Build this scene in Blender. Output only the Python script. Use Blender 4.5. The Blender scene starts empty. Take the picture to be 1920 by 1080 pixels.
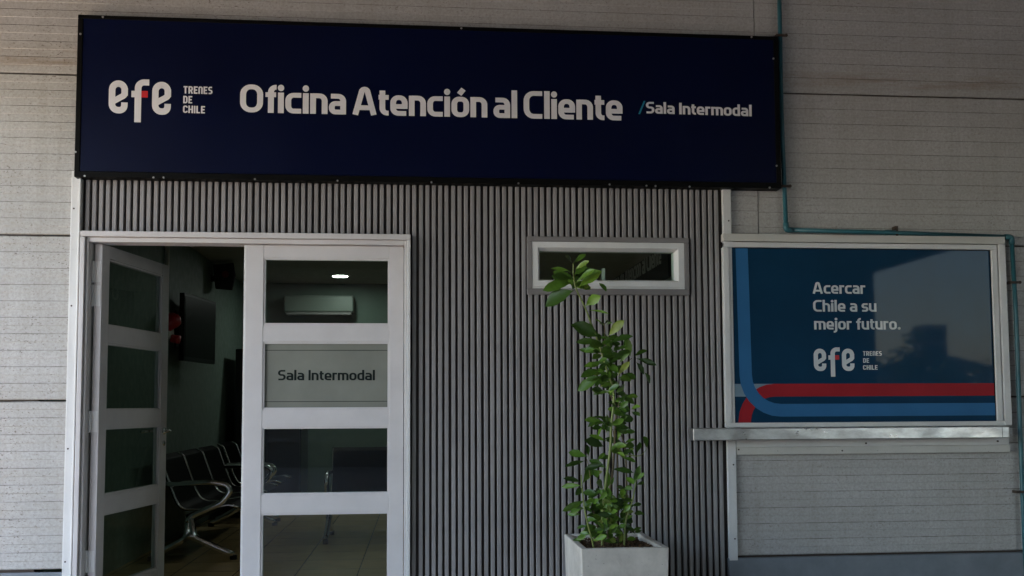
import bpy, math, random
from mathutils import Vector, Matrix
random.seed(7)
rad = math.radians
S = bpy.context.scene
C = S.collection

# ------------------------------------------------------------------ camera (35 mm shot, kneeling height, lens-shift = cropped frame)
YAW, PIT, ROL = rad(5.389), rad(3.761), rad(-0.28)
FPX, CX, CY = 1836.0, 960.0, 640.0
CAM = Vector((0.0, -5.8, 1.2))
_f = Vector((math.sin(YAW)*math.cos(PIT), math.cos(YAW)*math.cos(PIT), math.sin(PIT)))
_r0 = Vector((math.cos(YAW), -math.sin(YAW), 0))
_u0 = _r0.cross(_f)
_r = math.cos(ROL)*_r0 + math.sin(ROL)*_u0
_u = -math.sin(ROL)*_r0 + math.cos(ROL)*_u0
cd = bpy.data.cameras.new('camera'); cam = bpy.data.objects.new('camera', cd); C.objects.link(cam)
M = Matrix((_r, _u, -_f)).transposed().to_4x4(); M.translation = CAM
cam.matrix_world = M
cd.sensor_width = 36; cd.lens = 36*FPX/1920; cd.shift_y = 100/1920
cd.clip_start = 0.05; cd.clip_end = 2000
S.camera = cam

def P(px, py, Y=0.0):
    """point of the place at depth Y that the photograph shows at pixel (px, py)"""
    d = _f + _r*((px-CX)/FPX) - _u*((py-CY)/FPX)
    return CAM + d*((Y-CAM.y)/d.y)

# ------------------------------------------------------------------ light
SUN_EL, SUN_AZ = rad(50), math.atan2(-0.22, -0.72)       # azimuth clockwise from +Y
w = bpy.data.worlds.new('World'); S.world = w; w.use_nodes = True
nt = w.node_tree; nt.nodes.clear()
sky = nt.nodes.new('ShaderNodeTexSky'); sky.sky_type = 'NISHITA'; sky.sun_disc = False
sky.sun_elevation = SUN_EL; sky.sun_rotation = SUN_AZ; sky.dust_density = 1.1; sky.air_density = 1.2
bg = nt.nodes.new('ShaderNodeBackground'); bg.inputs['Strength'].default_value = 0.15
wo = nt.nodes.new('ShaderNodeOutputWorld')
nt.links.new(sky.outputs[0], bg.inputs[0]); nt.links.new(bg.outputs[0], wo.inputs[0])
sl = bpy.data.lights.new('sun', 'SUN'); sl.energy = 3.4; sl.angle = rad(0.5); sl.color = (1.0, 0.89, 0.76)
so = bpy.data.objects.new('sun', sl); C.objects.link(so)
sd = Vector((math.sin(SUN_AZ)*math.cos(SUN_EL), math.cos(SUN_AZ)*math.cos(SUN_EL), math.sin(SUN_EL)))
so.rotation_euler = sd.to_track_quat('Z', 'Y').to_euler(); so.location = (-20, -30, 40)
S.view_settings.view_transform = 'Standard'; S.view_settings.look = 'None'
S.view_settings.exposure = 2.9; S.view_settings.gamma = 1
S.cycles.max_bounces = 10; S.cycles.diffuse_bounces = 6; S.cycles.glossy_bounces = 5; S.cycles.transparent_max_bounces = 12
S.cycles.use_denoising = True
S.cycles.sample_clamp_indirect = 6

# ------------------------------------------------------------------ object helpers
def tag(o, label=None, cat=None, group=None, kind=None):
    if label: o['label'] = label
    if cat: o['category'] = cat
    if group: o['group'] = group
    if kind: o['kind'] = kind
    return o

def thing(name, label, cat, loc=(0, 0, 0), group=None):
    o = bpy.data.objects.new(name, None); C.objects.link(o); o.location = loc
    o.empty_display_size = 0.1
    o['org'] = list(loc)
    return tag(o, label, cat, group, 'thing')

class MB:
    def __init__(s): s.v = []; s.f = []; s.m = []; s.mi = 0
    def add(s, vs, fs):
        b = len(s.v); s.v += [tuple(p) for p in vs]; s.f += [tuple(b+i for i in q) for q in fs]; s.m += [s.mi]*len(fs)
        return s
    def box(s, x0, x1, y0, y1, z0, z1):
        return s.add([(x0,y0,z0),(x1,y0,z0),(x1,y1,z0),(x0,y1,z0),(x0,y0,z1),(x1,y0,z1),(x1,y1,z1),(x0,y1,z1)],
                     [(0,3,2,1),(4,5,6,7),(0,1,5,4),(1,2,6,5),(2,3,7,6),(3,0,4,7)])
    def prism(s, pts, y0, y1):
        """polygon in the XZ plane (counter-clockwise seen from the front, -Y), extruded between y0 (front) and y1"""
        n = len(pts)
        return s.add([(x, y0, z) for x, z in pts] + [(x, y1, z) for x, z in pts],
                     [tuple(range(n)), tuple(range(2*n-1, n-1, -1))] + [(i, n+i, n+(i+1) % n, (i+1) % n) for i in range(n)])
    def tube(s, pts, r, n=10, cap=True):
        pts = [Vector(p) for p in pts]; N = len(pts)
        rs = r if isinstance(r, (list, tuple)) else [r]*N
        t0 = (pts[1]-pts[0]).normalized()
        ref = Vector((0, 0, 1)) if abs(t0.z) < .9 else Vector((1, 0, 0))
        a = t0.cross(ref).normalized(); rings = []
        for i in range(N):
            t = (pts[min(i+1, N-1)]-pts[max(i-1, 0)]).normalized()
            a = (a - t*a.dot(t)).normalized(); b = t.cross(a)
            rings.append([pts[i] + (a*math.cos(k*2*math.pi/n) + b*math.sin(k*2*math.pi/n))*rs[i] for k in range(n)])
        vs = [p for q in rings for p in q]
        fs = [(i*n+k, i*n+(k+1) % n, (i+1)*n+(k+1) % n, (i+1)*n+k) for i in range(N-1) for k in range(n)]
        if cap: fs += [tuple(range(n-1, -1, -1)), tuple((N-1)*n+k for k in range(n))]
        return s.add(vs, fs)
    def disc(s, c, axis, r, h, n=16):
        c = Vector(c); axis = Vector(axis).normalized()
        return s.tube([c, c+axis*h], r, n)
    def build(s, name, mat, parent=None, bevel=0, smooth=False, seg=2):
        me = bpy.data.meshes.new(name)
        org = Vector((0, 0, 0))
        if parent is not None:
            q = parent
            while q.parent is not None: q = q.parent
            org = Vector(q['org'])
        me.from_pydata([tuple(Vector(p)-org) for p in s.v], [], s.f)
        mats = mat if isinstance(mat, (list, tuple)) else [mat]
        for m in mats: me.materials.append(m)
        if len(mats) > 1: me.polygons.foreach_set('material_index', s.m)
        if smooth: me.polygons.foreach_set('use_smooth', [True]*len(s.f))
        me.update()
        o = bpy.data.objects.new(name, me); C.objects.link(o)
        if parent is not None: o.parent = parent
        else: o['org'] = [0, 0, 0]
        if bevel:
            b = o.modifiers.new('bevel', 'BEVEL'); b.width = bevel; b.segments = seg; b.limit_method = 'ANGLE'; b.angle_limit = rad(40)
        return o

def fillet(pts, closed=False, n=7):
    """pts: (x, z[, radius]) -> polyline with rounded corners"""
    P_ = [(p[0], p[1], p[2] if len(p) > 2 else 0) for p in pts]; out = []; N = len(P_)
    for i, (x, z, r) in enumerate(P_):
        if r <= 0 or (not closed and i in (0, N-1)): out.append(Vector((x, z))); continue
        p = Vector((x, z)); a = Vector(P_[i-1][:2]); b = Vector(P_[(i+1) % N][:2])
        da = (a-p); db = (b-p); la, lb = da.length, db.length; da.normalize(); db.normalize()
        ang = da.angle(db); t = r/math.tan(ang/2); t = min(t, la*.98 if (i in (1,) and not closed) else la*.5, lb*.98 if (i == N-2 and not closed) else lb*.5)
        rr = t*math.tan(ang/2); bis = (da+db).normalized(); c = p + bis*(rr/math.sin(ang/2))
        s0 = p+da*t-c; s1 = p+db*t-c; a0 = math.atan2(s0.y, s0.x); a1 = math.atan2(s1.y, s1.x); d = a1-a0
        while d > math.pi: d -= 2*math.pi
        while d < -math.pi: d += 2*math.pi
        for k in range(n+1): out.append(c + Vector((math.cos(a0+d*k/n), math.sin(a0+d*k/n)))*rr)
    return out

def stroke(mb, pts, hv, hh, y, th, T, closed=False):
    """a band of half-width hv (upright parts) / hh (level parts) along pts; T maps (x, z) of the glyph to the wall; front at y, thickness th"""
    q = fillet(pts, closed); N = len(q); L = []; R_ = []
    for i in range(N):
        if closed: t0 = (q[i]-q[i-1]); t1 = (q[(i+1) % N]-q[i])
        else: t0 = q[i]-q[i-1] if i > 0 else q[1]-q[0]; t1 = q[i+1]-q[i] if i < N-1 else q[-1]-q[-2]
        t0 = t0.normalized() if t0.length > 1e-6 else t1.normalized(); t1 = t1.normalized() if t1.length > 1e-6 else t0
        n0 = Vector((-t0.y, t0.x)); n1 = Vector((-t1.y, t1.x)); nn = (n0+n1)
        nn = nn.normalized() if nn.length > 1e-4 else n0
        k = 1/max(.5, nn.dot(n0))
        off = Vector((nn.x*hv, nn.y*hh))*k
        L.append(T(q[i]+off)); R_.append(T(q[i]-off))
    n = N; vs = [(p[0], y, p[1]) for p in L] + [(p[0], y, p[1]) for p in R_] + [(p[0], y+th, p[1]) for p in L] + [(p[0], y+th, p[1]) for p in R_]
    fs = []
    for i in range(n if closed else n-1):
        j = (i+1) % n
        fs += [(n+i, n+j, j, i), (i, j, 2*n+j, 2*n+i), (n+j, n+i, 3*n+i, 3*n+j)]
    if not closed: fs += [(0, 2*n, 3*n, n), (n-1, 2*n-1, 4*n-1, 3*n-1)]
    mb.add(vs, fs)

# glyphs: advance width, strokes in a 150-unit cap square (x-height 108)
def arch(x0, x1): return [(x0, 60), (x0, 93, 24), (x1, 93, 28), (x1, 0)]
G = {
 'O': (122, [('c', [(16,13,40),(106,13,40),(106,135,40),(16,135,40)])]),
 'o': (96, [('c', [(15,12,27),(81,12,27),(81,96,27),(15,96,27)])]),
 'i': (32, [('s', [(16,0),(16,108)]), ('d', (16,133,17))]),
 'l': (32, [('s', [(16,0),(16,150)])]),
 'I': (34, [('s', [(17,0),(17,148)])]),
 'f': (62, [('s', [(62,136),(33,136,26),(33,0)]), ('s', [(4,96),(60,96)])]),
 'c': (84, [('s', [(84,96),(15,96,28),(15,12,28),(84,12)])]),
 'n': (92, [('s', [(15,0),(15,108)]), ('s', [(15,96),(77,96,28),(77,0)])]),
 'h': (92, [('s', [(15,0),(15,150)]), ('s', [(15,96),(77,96,28),(77,0)])]),
 'm': (142, [('s', [(15,0),(15,108)]), ('s', [(15,96),(71,96,24),(71,0)]), ('s', [(60,96),(127,96,26),(127,0)])]),
 'r': (62, [('s', [(15,0),(15,108)]), ('s', [(15,96),(62,96)])]),
 'u': (92, [('s', [(15,108),(15,12,28),(77,12)]), ('s', [(77,0),(77,108)])]),
 'a': (91, [('s', [(10,96),(76,96,26),(76,0)]), ('s', [(76,12),(15,12,20),(15,57,20),(76,57)])]),
 'e': (93, [('s', [(78,37),(78,96,28),(15,96,28),(15,12,28),(86,12)]), ('s', [(15,49),(78,49)])]),
 't': (58, [('s', [(23,132),(23,12,26),(57,12)]), ('s', [(2,96),(57,96)])]),
 'A': (130, [('s', [(15,0),(53,137,17),(77,137,17),(115,0)]), ('s', [(32,38),(98,38)])]),
 'C': (106, [('s', [(104,136),(16,136,40),(16,12,40),(104,12)])]),
 'S': (100, [('s', [(95,136),(15,136,32),(15,76,28),(86,76,28),(86,12,32),(6,12)])]),
 'd': (92, [('s', [(77,0),(77,150)]), ('s', [(77,96),(15,96,28),(15,12,28),(77,12)])]),
 's': (80, [('s', [(74,96),(14,96,20),(14,54,20),(68,54,20),(68,12,20),(6,12)])]),
 'j': (32, [('s', [(17,108),(17,-28,22),(-14,-28)]), ('d', (17,133,17))]),
 'ó': (96, [('c', [(15,12,27),(81,12,27),(81,96,27),(15,96,27)]), ('s', [(42,122),(66,150)])]),
 '.': (36, [('d', (18,16,17))]),
 ' ': (34, []),
}
# narrow capitals, 100 units high
K = {
 'T': (54, [('s', [(27,0),(27,91)]), ('s', [(2,91),(52,91)])]),
 'R': (56, [('s', [(9,0),(9,91),(46,91,18),(46,44,18),(9,44)]), ('s', [(30,44),(48,0)])]),
 'E': (48, [('s', [(48,91),(9,91),(9,9),(48,9)]), ('s', [(9,50),(42,50)])]),
 'N': (54, [('s', [(9,0),(9,91,13),(45,91,16),(45,0)])]),
 'S': (54, [('s', [(48,91),(9,91,18),(9,51,18),(45,51,18),(45,9,18),(6,9)])]),
 'D': (56, [('c', [(9,9),(46,9,18),(46,91,18),(9,91)])]),
 'C': (54, [('s', [(47,72),(47,91,18),(9,91,18),(9,9,18),(47,9,18),(47,28)])]),
 'H': (56, [('s', [(9,0),(9,100)]), ('s', [(47,0),(47,100)]), ('s', [(9,50),(47,50)])]),
 'I': (18, [('s', [(9,0),(9,100)])]),
 'L': (46, [('s', [(9,100),(9,9),(46,9)])]),
}
def text(mb, string, p0, p1, cap, y, th=.0015, font=G, hv=15, hh=12, gap=9, unit=148.0, space=34):
    """set string with its baseline from p0 to p1 (x, z pairs on the board), capitals cap metres high"""
    wd = lambda c: space if c == ' ' else font[c][0]
    adv = sum(wd(c)+gap for c in string)-gap
    u = Vector((p1[0]-p0[0], p1[1]-p0[1])); sx = u.length/adv; u.normalize(); sz = cap/unit; x = 0
    for c in string:
        wdt, st = wd(c), font[c][1]
        for k, s_ in enumerate(st):
            T = lambda q, x=x: (p0[0]+u.x*(x+q[0])*sx, p0[1]+u.y*(x+q[0])*sx+q[1]*sz)
            yy = y-.0003*k
            if s_[0] == 'd':
                cx, cz, r = s_[1]
                mb.prism([T((cx+r*math.cos(a*math.pi/8), cz+r*math.sin(a*math.pi/8))) for a in range(16)], yy, yy+th)
            else: stroke(mb, s_[1], hv, hh, yy, th, T, s_[0] == 'c')
        x += wdt+gap

def efe(white, red, p0, p1, cap, y):
    """the round-cornered lower-case mark: e, f with a red square in its crossbar, e; p0-p1 = baseline of the two e's"""
    u = Vector((p1[0]-p0[0], p1[1]-p0[1])); sx = u.length/330; u.normalize(); sz = cap/175
    def TT(x0): return lambda q: (p0[0]+u.x*(x0+q[0])*sx, p0[1]+u.y*(x0+q[0])*sx+q[1]*sz)
    E1 = [(83,95),(83,158,33),(17,158,33),(17,16,33),(83,16,26),(83,58)]; E2 = [(14,57),(83,97,20),(83,135)]
    for x0 in (0, 229): stroke(white, E1, 17, 17, y, .0015, TT(x0)); stroke(white, E2, 17, 15, y-.0003, .0015, TT(x0))
    stroke(white, [(212,169),(154,169,32),(154,-45)], 17.5, 16, y, .0015, TT(0))
    stroke(white, [(119,105),(160,105)], 16, 17, y-.0003, .0015, TT(0))
    T = TT(0)
    red.prism([T((172,88)), T((206,88)), T((206,123)), T((172,123))], y, y+.0015)

# ------------------------------------------------------------------ material helpers
def mat(name, col, rough=.5, metal=0, spec=.5, coat=0):
    m = bpy.data.materials.new(name); m.use_nodes = True
    b = m.node_tree.nodes['Principled BSDF']
    b.inputs['Base Color'].default_value = (*col, 1); b.inputs['Roughness'].default_value = rough
    b.inputs['Metallic'].default_value = metal; b.inputs['Specular IOR Level'].default_value = spec
    b.inputs['Coat Weight'].default_value = coat; b.inputs['Coat Roughness'].default_value = .04
    return m
class NT:
    def __init__(s, m): s.t = m.node_tree; s.b = s.t.nodes['Principled BSDF']; s.pos = s.n('ShaderNodeNewGeometry').outputs['Position']
    def n(s, ty, **kw):
        o = s.t.nodes.new(ty)
        for k, v in kw.items(): setattr(o, k, v)
        return o
    def l(s, a, b): s.t.links.new(a, b); return s
    def mapping(s, scale, src=None):
        m = s.n('ShaderNodeMapping'); m.inputs['Scale'].default_value = scale; s.l(src or s.pos, m.inputs['Vector']); return m.outputs[0]
    def noise(s, vec, scale, detail=4, rough=.55):
        n = s.n('ShaderNodeTexNoise'); s.l(vec, n.inputs['Vector']); n.inputs['Scale'].default_value = scale
        n.inputs['Detail'].default_value = detail; n.inputs['Roughness'].default_value = rough; return n.outputs['Fac']
    def ramp(s, fac, a, b, lo=0., hi=1.):
        m = s.n('ShaderNodeMapRange'); m.clamp = True; s.l(fac, m.inputs['Value'])
        for k, v in zip(('From Min', 'From Max', 'To Min', 'To Max'), (a, b, lo, hi)): m.inputs[k].default_value = v
        return m.outputs['Result']
    def math(s, op, a, b=None):
        m = s.n('ShaderNodeMath', operation=op)
        for i, x in enumerate((a, b)):
            if x is None: continue
            if isinstance(x, (int, float)): m.inputs[i].default_value = x
            else: s.l(x, m.inputs[i])
        return m.outputs[0]
    def mix(s, fac, a, b):
        m = s.n('ShaderNodeMix', data_type='RGBA')
        if isinstance(fac, (int, float)): m.inputs['Factor'].default_value = fac
        else: s.l(fac, m.inputs['Factor'])
        for i, x in ((6, a), (7, b)):
            if isinstance(x, tuple): m.inputs[i].default_value = (*x, 1)
            else: s.l(x, m.inputs[i])
        return m.outputs[2]
    def bump(s, h, strength, dist):
        b = s.n('ShaderNodeBump'); b.inputs['Strength'].default_value = strength; b.inputs['Distance'].default_value = dist
        s.l(h, b.inputs['Height']); s.l(b.outputs[0], s.b.inputs['Normal']); return b
    def color(s, c): s.l(c, s.b.inputs['Base Color'])
    def rough(s, c): s.l(c, s.b.inputs['Roughness'])

def painted(name, col, rough=.4, vary=.12, speck=0.0, bump=.0, dirt=(.10, .075, .05)):
    """paint or coating with faint mottling, optional specks of dirt"""
    m = mat(name, col, rough); n = NT(m)
    big = n.noise(n.mapping((1, 1, 1)), 3.1, 5, .6)
    c = n.mix(n.ramp(big, .3, .7), tuple(x*(1-vary) for x in col), tuple(min(1, x*(1+vary*.5)) for x in col))
    if speck:
        sp = n.noise(n.mapping((1, 1, 1.5)), 95, 3, .6)
        c = n.mix(n.math('MULTIPLY', n.ramp(sp, .66, .74), speck), c, dirt)
    n.color(c)
    n.rough(n.ramp(n.noise(n.pos, 14, 4), .3, .7, rough*.8, min(1, rough*1.25)))
    if bump: n.bump(n.noise(n.pos, 240, 3), bump, .001)
    return m

# sandwich-panel sheet: off-white coated steel, embossed, fly-specked and rusty
def panel_mat():
    m = mat('coated_steel_panel', (.47, .455, .43), .42); n = NT(m)
    base = n.mix(n.ramp(n.noise(n.mapping((.7, 1, 1.6)), 1.6, 6, .65), .3, .7), (.40, .385, .36), (.50, .49, .475))
    stk = n.ramp(n.noise(n.mapping((7, 1, .45)), 1.6, 5, .7), .46, .74, 0, .38)
    base = n.mix(stk, base, (.30, .275, .235))
    # grime grain
    gr = n.noise(n.mapping((1, 1, 1)), 60, 5, .7)
    base = n.mix(n.ramp(gr, .40, .66, 0, .5), base, (.25, .225, .19))
    # specks in clusters
    clus = n.ramp(n.noise(n.mapping((1, 1, 1)), 2.3, 4, .6), .40, .66)
    wob = n.n('ShaderNodeVectorMath', operation='MULTIPLY_ADD'); nz = n.n('ShaderNodeTexNoise'); n.l(n.pos, nz.inputs['Vector']); nz.inputs['Scale'].default_value = 70; nz.inputs['Detail'].default_value = 3
    n.l(nz.outputs['Color'], wob.inputs[0]); wob.inputs[1].default_value = (.030, 0, .030); n.l(n.pos, wob.inputs[2])
    vor = n.n('ShaderNodeTexVoronoi'); n.l(n.mapping((1, 1, 1.6), wob.outputs[0]), vor.inputs['Vector']); vor.inputs['Scale'].default_value = 44
    vr = n.n('ShaderNodeSeparateColor'); n.l(vor.outputs['Color'], vr.inputs[0])
    dot = n.math('MULTIPLY', n.math('LESS_THAN', vor.outputs['Distance'], n.ramp(vr.outputs[1], 0, 1, .04, .24)), n.math('GREATER_THAN', vr.outputs[0], .5))
    fine = n.ramp(n.noise(n.mapping((1, 1, 2.0)), 52, 3, .6), .61, .67)
    spk = n.math('MULTIPLY', n.math('MAXIMUM', n.math('MULTIPLY', dot, .8), fine), n.ramp(clus, 0, 1, .2, 1))
    sx_ = n.n('ShaderNodeSeparateXYZ'); n.l(n.pos, sx_.inputs[0])
    spk = n.math('MULTIPLY', spk, n.ramp(sx_.outputs['X'], -1.5, 2.2, 1, .5))       # the flecks thin out towards the window side
    base = n.mix(spk, base, (.085, .058, .038))
    # dirt lying on the small upward ledges, broken up along their length
    sep = n.n('ShaderNodeSeparateXYZ'); g = n.n('ShaderNodeNewGeometry'); n.l(g.outputs['True Normal'], sep.inputs[0])
    led = n.math('MULTIPLY', n.ramp(sep.outputs['Z'], .2, .5), n.ramp(n.noise(n.mapping((3, 1, 40)), 3.0, 4, .7), .36, .58, .12, .95))
    base = n.mix(led, base, (.06, .047, .036))
    # brown run-off stain above the upper joint
    sz = n.n('ShaderNodeSeparateXYZ'); n.l(n.pos, sz.inputs[0])
    band = n.math('MULTIPLY', n.ramp(sz.outputs['Z'], 3.165, 3.21), n.ramp(sz.outputs['Z'], 3.32, 3.22))
    band = n.math('MULTIPLY', band, n.ramp(n.noise(n.mapping((1.2, 1, 9)), 2.0, 5, .65), .42, .68, 0, .8))
    base = n.mix(band, base, (.24, .17, .11))
    n.color(base)
    n.rough(n.ramp(n.noise(n.pos, 9, 5), .3, .7, .30, .55))
    n.bump(n.math('ADD', n.noise(n.mapping((1, 1, 1)), 190, 3, .6), n.math('MULTIPLY', n.noise(n.pos, 30, 3), .8)), .35, .0016)
    return m

def concrete(name, a, b, pit=True, rough=.8, scale=1.0):
    m = mat(name, a, rough); n = NT(m)
    c = n.mix(n.ramp(n.noise(n.pos, 5*scale, 7, .65), .32, .68), a, b)
    if pit:
        p = n.ramp(n.noise(n.pos, 75*scale, 2, .5), .70, .75)
        c = n.mix(n.math('MULTIPLY', p, .7), c, tuple(x*.35 for x in a))
        st = n.ramp(n.noise(n.mapping((1, 1, .5)), 7*scale, 4, .7), .58, .75, 0, .5)
        c = n.mix(st, c, (a[0]*.62, a[1]*.5, a[2]*.42))
    n.color(c); n.bump(n.noise(n.pos, 120*scale, 4), .3, .002)
    return m

def glass_mat(name, tint, base=.06):
    m = bpy.data.materials.new(name); m.use_nodes = True; t = m.node_tree; t.nodes.clear()
    o = t.nodes.new('ShaderNodeOutputMaterial'); tr = t.nodes.new('ShaderNodeBsdfTransparent'); gl = t.nodes.new('ShaderNodeBsdfGlossy')
    tr.inputs[0].default_value = (*tint, 1); gl.inputs['Roughness'].default_value = .015
    lw = t.nodes.new('ShaderNodeLayerWeight'); lw.inputs[0].default_value = .5
    p = t.nodes.new('ShaderNodeMath'); p.operation = 'POWER'; p.inputs[1].default_value = 5
    q = t.nodes.new('ShaderNodeMath'); q.operation = 'MULTIPLY_ADD'; q.inputs[1].default_value = 1-base; q.inputs[2].default_value = base
    mx = t.nodes.new('ShaderNodeMixShader')
    t.links.new(lw.outputs['Facing'], p.inputs[0]); t.links.new(p.outputs[0], q.inputs[0]); t.links.new(q.outputs[0], mx.inputs[0])
    t.links.new(tr.outputs[0], mx.inputs[1]); t.links.new(gl.outputs[0], mx.inputs[2]); t.links.new(mx.outputs[0], o.inputs[0])
    return m

MT = {}
MT['panel'] = panel_mat()
MT['joint'] = mat('dark_joint', (.05, .035, .025), .8)
MT['alu'] = painted('white_aluminium', (.66, .65, .63), .38, .10, .35, .15)
MT['alu_dirty'] = painted('weathered_white_aluminium', (.56, .54, .49), .42, .16, .6, .2)
MT['door'] = painted('white_door_coating', (.57, .54, .53), .38, .10, .25, .08)
MT['casing'] = painted('grey_casing', (.20, .185, .18), .45, .10, .1)
m = painted('grey_slat', (.264, .249, .246), .46, .14, .1, .12); n = NT(m); g = n.n('ShaderNodeNewGeometry')
c_ = n.b.inputs['Base Color'].links[0].from_socket; mm = n.n('ShaderNodeMix', data_type='RGBA', blend_type='MULTIPLY'); mm.inputs['Factor'].default_value = 1
n.l(c_, mm.inputs[6]); vv = n.ramp(g.outputs['Random Per Island'], 0, 1, .90, 1.08)
st = n.ramp(n.noise(n.mapping((18, 18, .8)), 3.0, 5, .65), .3, .7, .95, 1.04); n.l(n.math('MULTIPLY', vv, st), mm.inputs[7]); n.color(mm.outputs[2]); MT['slat'] = m
MT['groove'] = painted('dark_groove', (.028, .021, .017), .7, .2)
MT['black'] = painted('black_frame', (.0025, .0025, .0025), .5, .1); MT['black'].node_tree.nodes['Principled BSDF'].inputs['Specular IOR Level'].default_value = .1
MT['plinth'] = concrete('blue_grey_plinth', (.15, .17, .19), (.21, .23, .25), False, .65)
MT['pipe'] = painted('teal_plastic', (.028, .118, .142), .38, .2, .5, 0, (.02, .05, .05))
MT['rust'] = painted('rusty_steel', (.055, .036, .025), .7, .4)
MT['screw'] = mat('bright_screw', (.5, .49, .48), .35, .9)
MT['letter'] = painted('white_vinyl', (.72, .70, .71), .45, .03)
MT['letter_win'] = painted('pale_grey_vinyl', (.46, .49, .50), .35, .03)
MT['red'] = painted('red_vinyl', (.50, .012, .018), .4, .05)
MT['cyan'] = painted('cyan_vinyl', (.015, .22, .33), .4, .05)
MT['glass'] = glass_mat('green_tinted_glass', (.74, .86, .80), .08)
MT['concrete'] = concrete('cast_concrete', (.38, .345, .30), (.60, .555, .495))
MT['chrome'] = mat('chrome', (.90, .91, .92), .16, 1)
MT['steel'] = None
MT['blackvinyl'] = mat('black_seat_sheet', (.002, .002, .002), .45, 0, .05)

# banner: dark blue printed canvas with a slight sheen and weave
m = mat('navy_banner', (.0035, .006, .030), .36, 0, .14); n = NT(m)
n.color(n.mix(n.ramp(n.noise(n.mapping((.6, 1, .9)), 1.3, 4), .3, .7), (.0008, .0024, .018), (.0013, .0040, .026)))
n.rough(n.ramp(n.noise(n.mapping((1, 1, .4)), 2.2, 3), .3, .7, .30, .42))
n.bump(n.noise(n.mapping((1, 1, 1)), 420, 2), .12, .0006); MT['banner'] = m

def film(name, col):
    m = mat(name, col, .55, 0, .08, .13); n = NT(m)
    n.color(n.mix(n.ramp(n.noise(n.mapping((1, 1, 1)), 2.5, 5, .6), .3, .7), tuple(x*.88 for x in col), tuple(x*1.1 for x in col)))
    n.b.inputs['Coat Roughness'].default_value = .03; n.b.inputs['Coat IOR'].default_value = 1.5
    return m
MT['f_navy'] = film('film_navy', (.004, .036, .080)); MT['f_blue'] = film('film_blue', (.034, .145, .31))
MT['f_red'] = film('film_red', (.34, .020, .028)); MT['f_pale'] = film('film_pale_blue', (.20, .29, .35))
MT['f_text'] = film('film_white', (.62, .65, .66))
MT['frost'] = film('frosted_film', (.20, .205, .175))
MT['ink'] = mat('black_ink', (.006, .010, .010), .5, 0, .12)
# dented stainless steel
m = mat('dented_stainless', (.50, .49, .48), .3, 1); n = NT(m)
n.rough(n.ramp(n.noise(n.mapping((1.2, 1, 2)), 4, 5, .65), .3, .7, .22, .50))
n.color(n.mix(n.ramp(n.noise(n.mapping((1, 1, 2)), 6, 6, .7), .35, .72), (.70, .69, .67), (.40, .38, .36)))
n.bump(n.noise(n.mapping((1, 1, 1.4)), 7, 3, .5), .14, .03); MT['steel'] = m
# room
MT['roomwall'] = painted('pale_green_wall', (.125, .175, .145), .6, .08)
MT['ceil'] = painted('ceiling_board', (.30, .30, .26), .7, .06)
m = mat('brown_floor_tile', (.15, .12, .075), .22); n = NT(m)
br = n.n('ShaderNodeTexBrick'); br.offset = 0; br.squash = 1
n.l(n.mapping((1, 1, 1)), br.inputs['Vector']); br.inputs['Scale'].default_value = 1
br.inputs['Brick Width'].default_value = .42; br.inputs['Row Height'].default_value = .42; br.inputs['Mortar Size'].default_value = .004
br.inputs['Color1'].default_value = (.50, .36, .17, 1); br.inputs['Color2'].default_value = (.44, .32, .15, 1); br.inputs['Mortar'].default_value = (.03, .025, .02, 1)
n.color(n.mix(n.ramp(n.noise(n.pos, 6, 5), .3, .7, 0, .4), br.outputs[0], (.27, .21, .12))); n.rough(n.ramp(n.noise(n.pos, 2, 2), .3, .7, .2, .26)); MT['tile'] = m
MT['plastic'] = painted('cream_plastic', (.55, .56, .50), .4, .04)
MT['tvblack'] = mat('black_gloss', (.004, .005, .005), .3, 0, .2)
MT['tvscreen'] = mat('screen_glass', (.003, .004, .0035), .35, 0, .08)
MT['boxblack'] = mat('black_plastic', (.008, .008, .008), .5)
MT['redplastic'] = mat('red_plastic', (.42, .012, .02), .3)
MT['cabinet'] = mat('dark_cabinet', (.012, .014, .014), .35)
MT['board'] = mat('dark_board', (.006, .007, .006), .6)
MT['dimletter'] = mat('grey_letters', (.42, .44, .41), .6)
m = bpy.data.materials.new('lamp_glow'); m.use_nodes = True
m.node_tree.nodes['Principled BSDF'].inputs['Emission Color'].default_value = (.9, 1, .93, 1)
m.node_tree.nodes['Principled BSDF'].inputs['Emission Strength'].default_value = 15; MT['glow'] = m
# leaf
m = mat('leaf', (.03, .09, .02), .33, 0, .3); n = NT(m); g = n.n('ShaderNodeNewGeometry')
rp = n.n('ShaderNodeValToRGB'); n.l(g.outputs['Random Per Island'], rp.inputs[0]); e = rp.color_ramp.elements
e[0].position = 0; e[0].color = (.030, .070, .012, 1); e[1].position = 1; e[1].color = (.22, .27, .05, 1)
q = e.new(.55); q.color = (.066, .140, .016, 1); q = e.new(.9); q.color = (.13, .24, .026, 1)
n.color(n.mix(n.ramp(n.noise(n.pos, 40, 4), .35, .7, 0, .35), rp.outputs[0], (.03, .06, .010)))
n.b.inputs['Subsurface Weight'].default_value = 0; MT['leaf'] = m
MT['stem'] = painted('green_stem', (.16, .20, .045), .5, .3); MT['bark'] = painted('brown_stem', (.10, .075, .035), .7, .3)
m = mat('bark_mulch', (.09, .05, .025), .95); n = NT(m)
n.color(n.mix(n.ramp(n.noise(n.pos, 90, 3), .4, .62), (.03, .018, .010), (.17, .09, .04))); n.bump(n.noise(n.pos, 110, 3), 1, .01); MT['mulch'] = m

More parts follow.
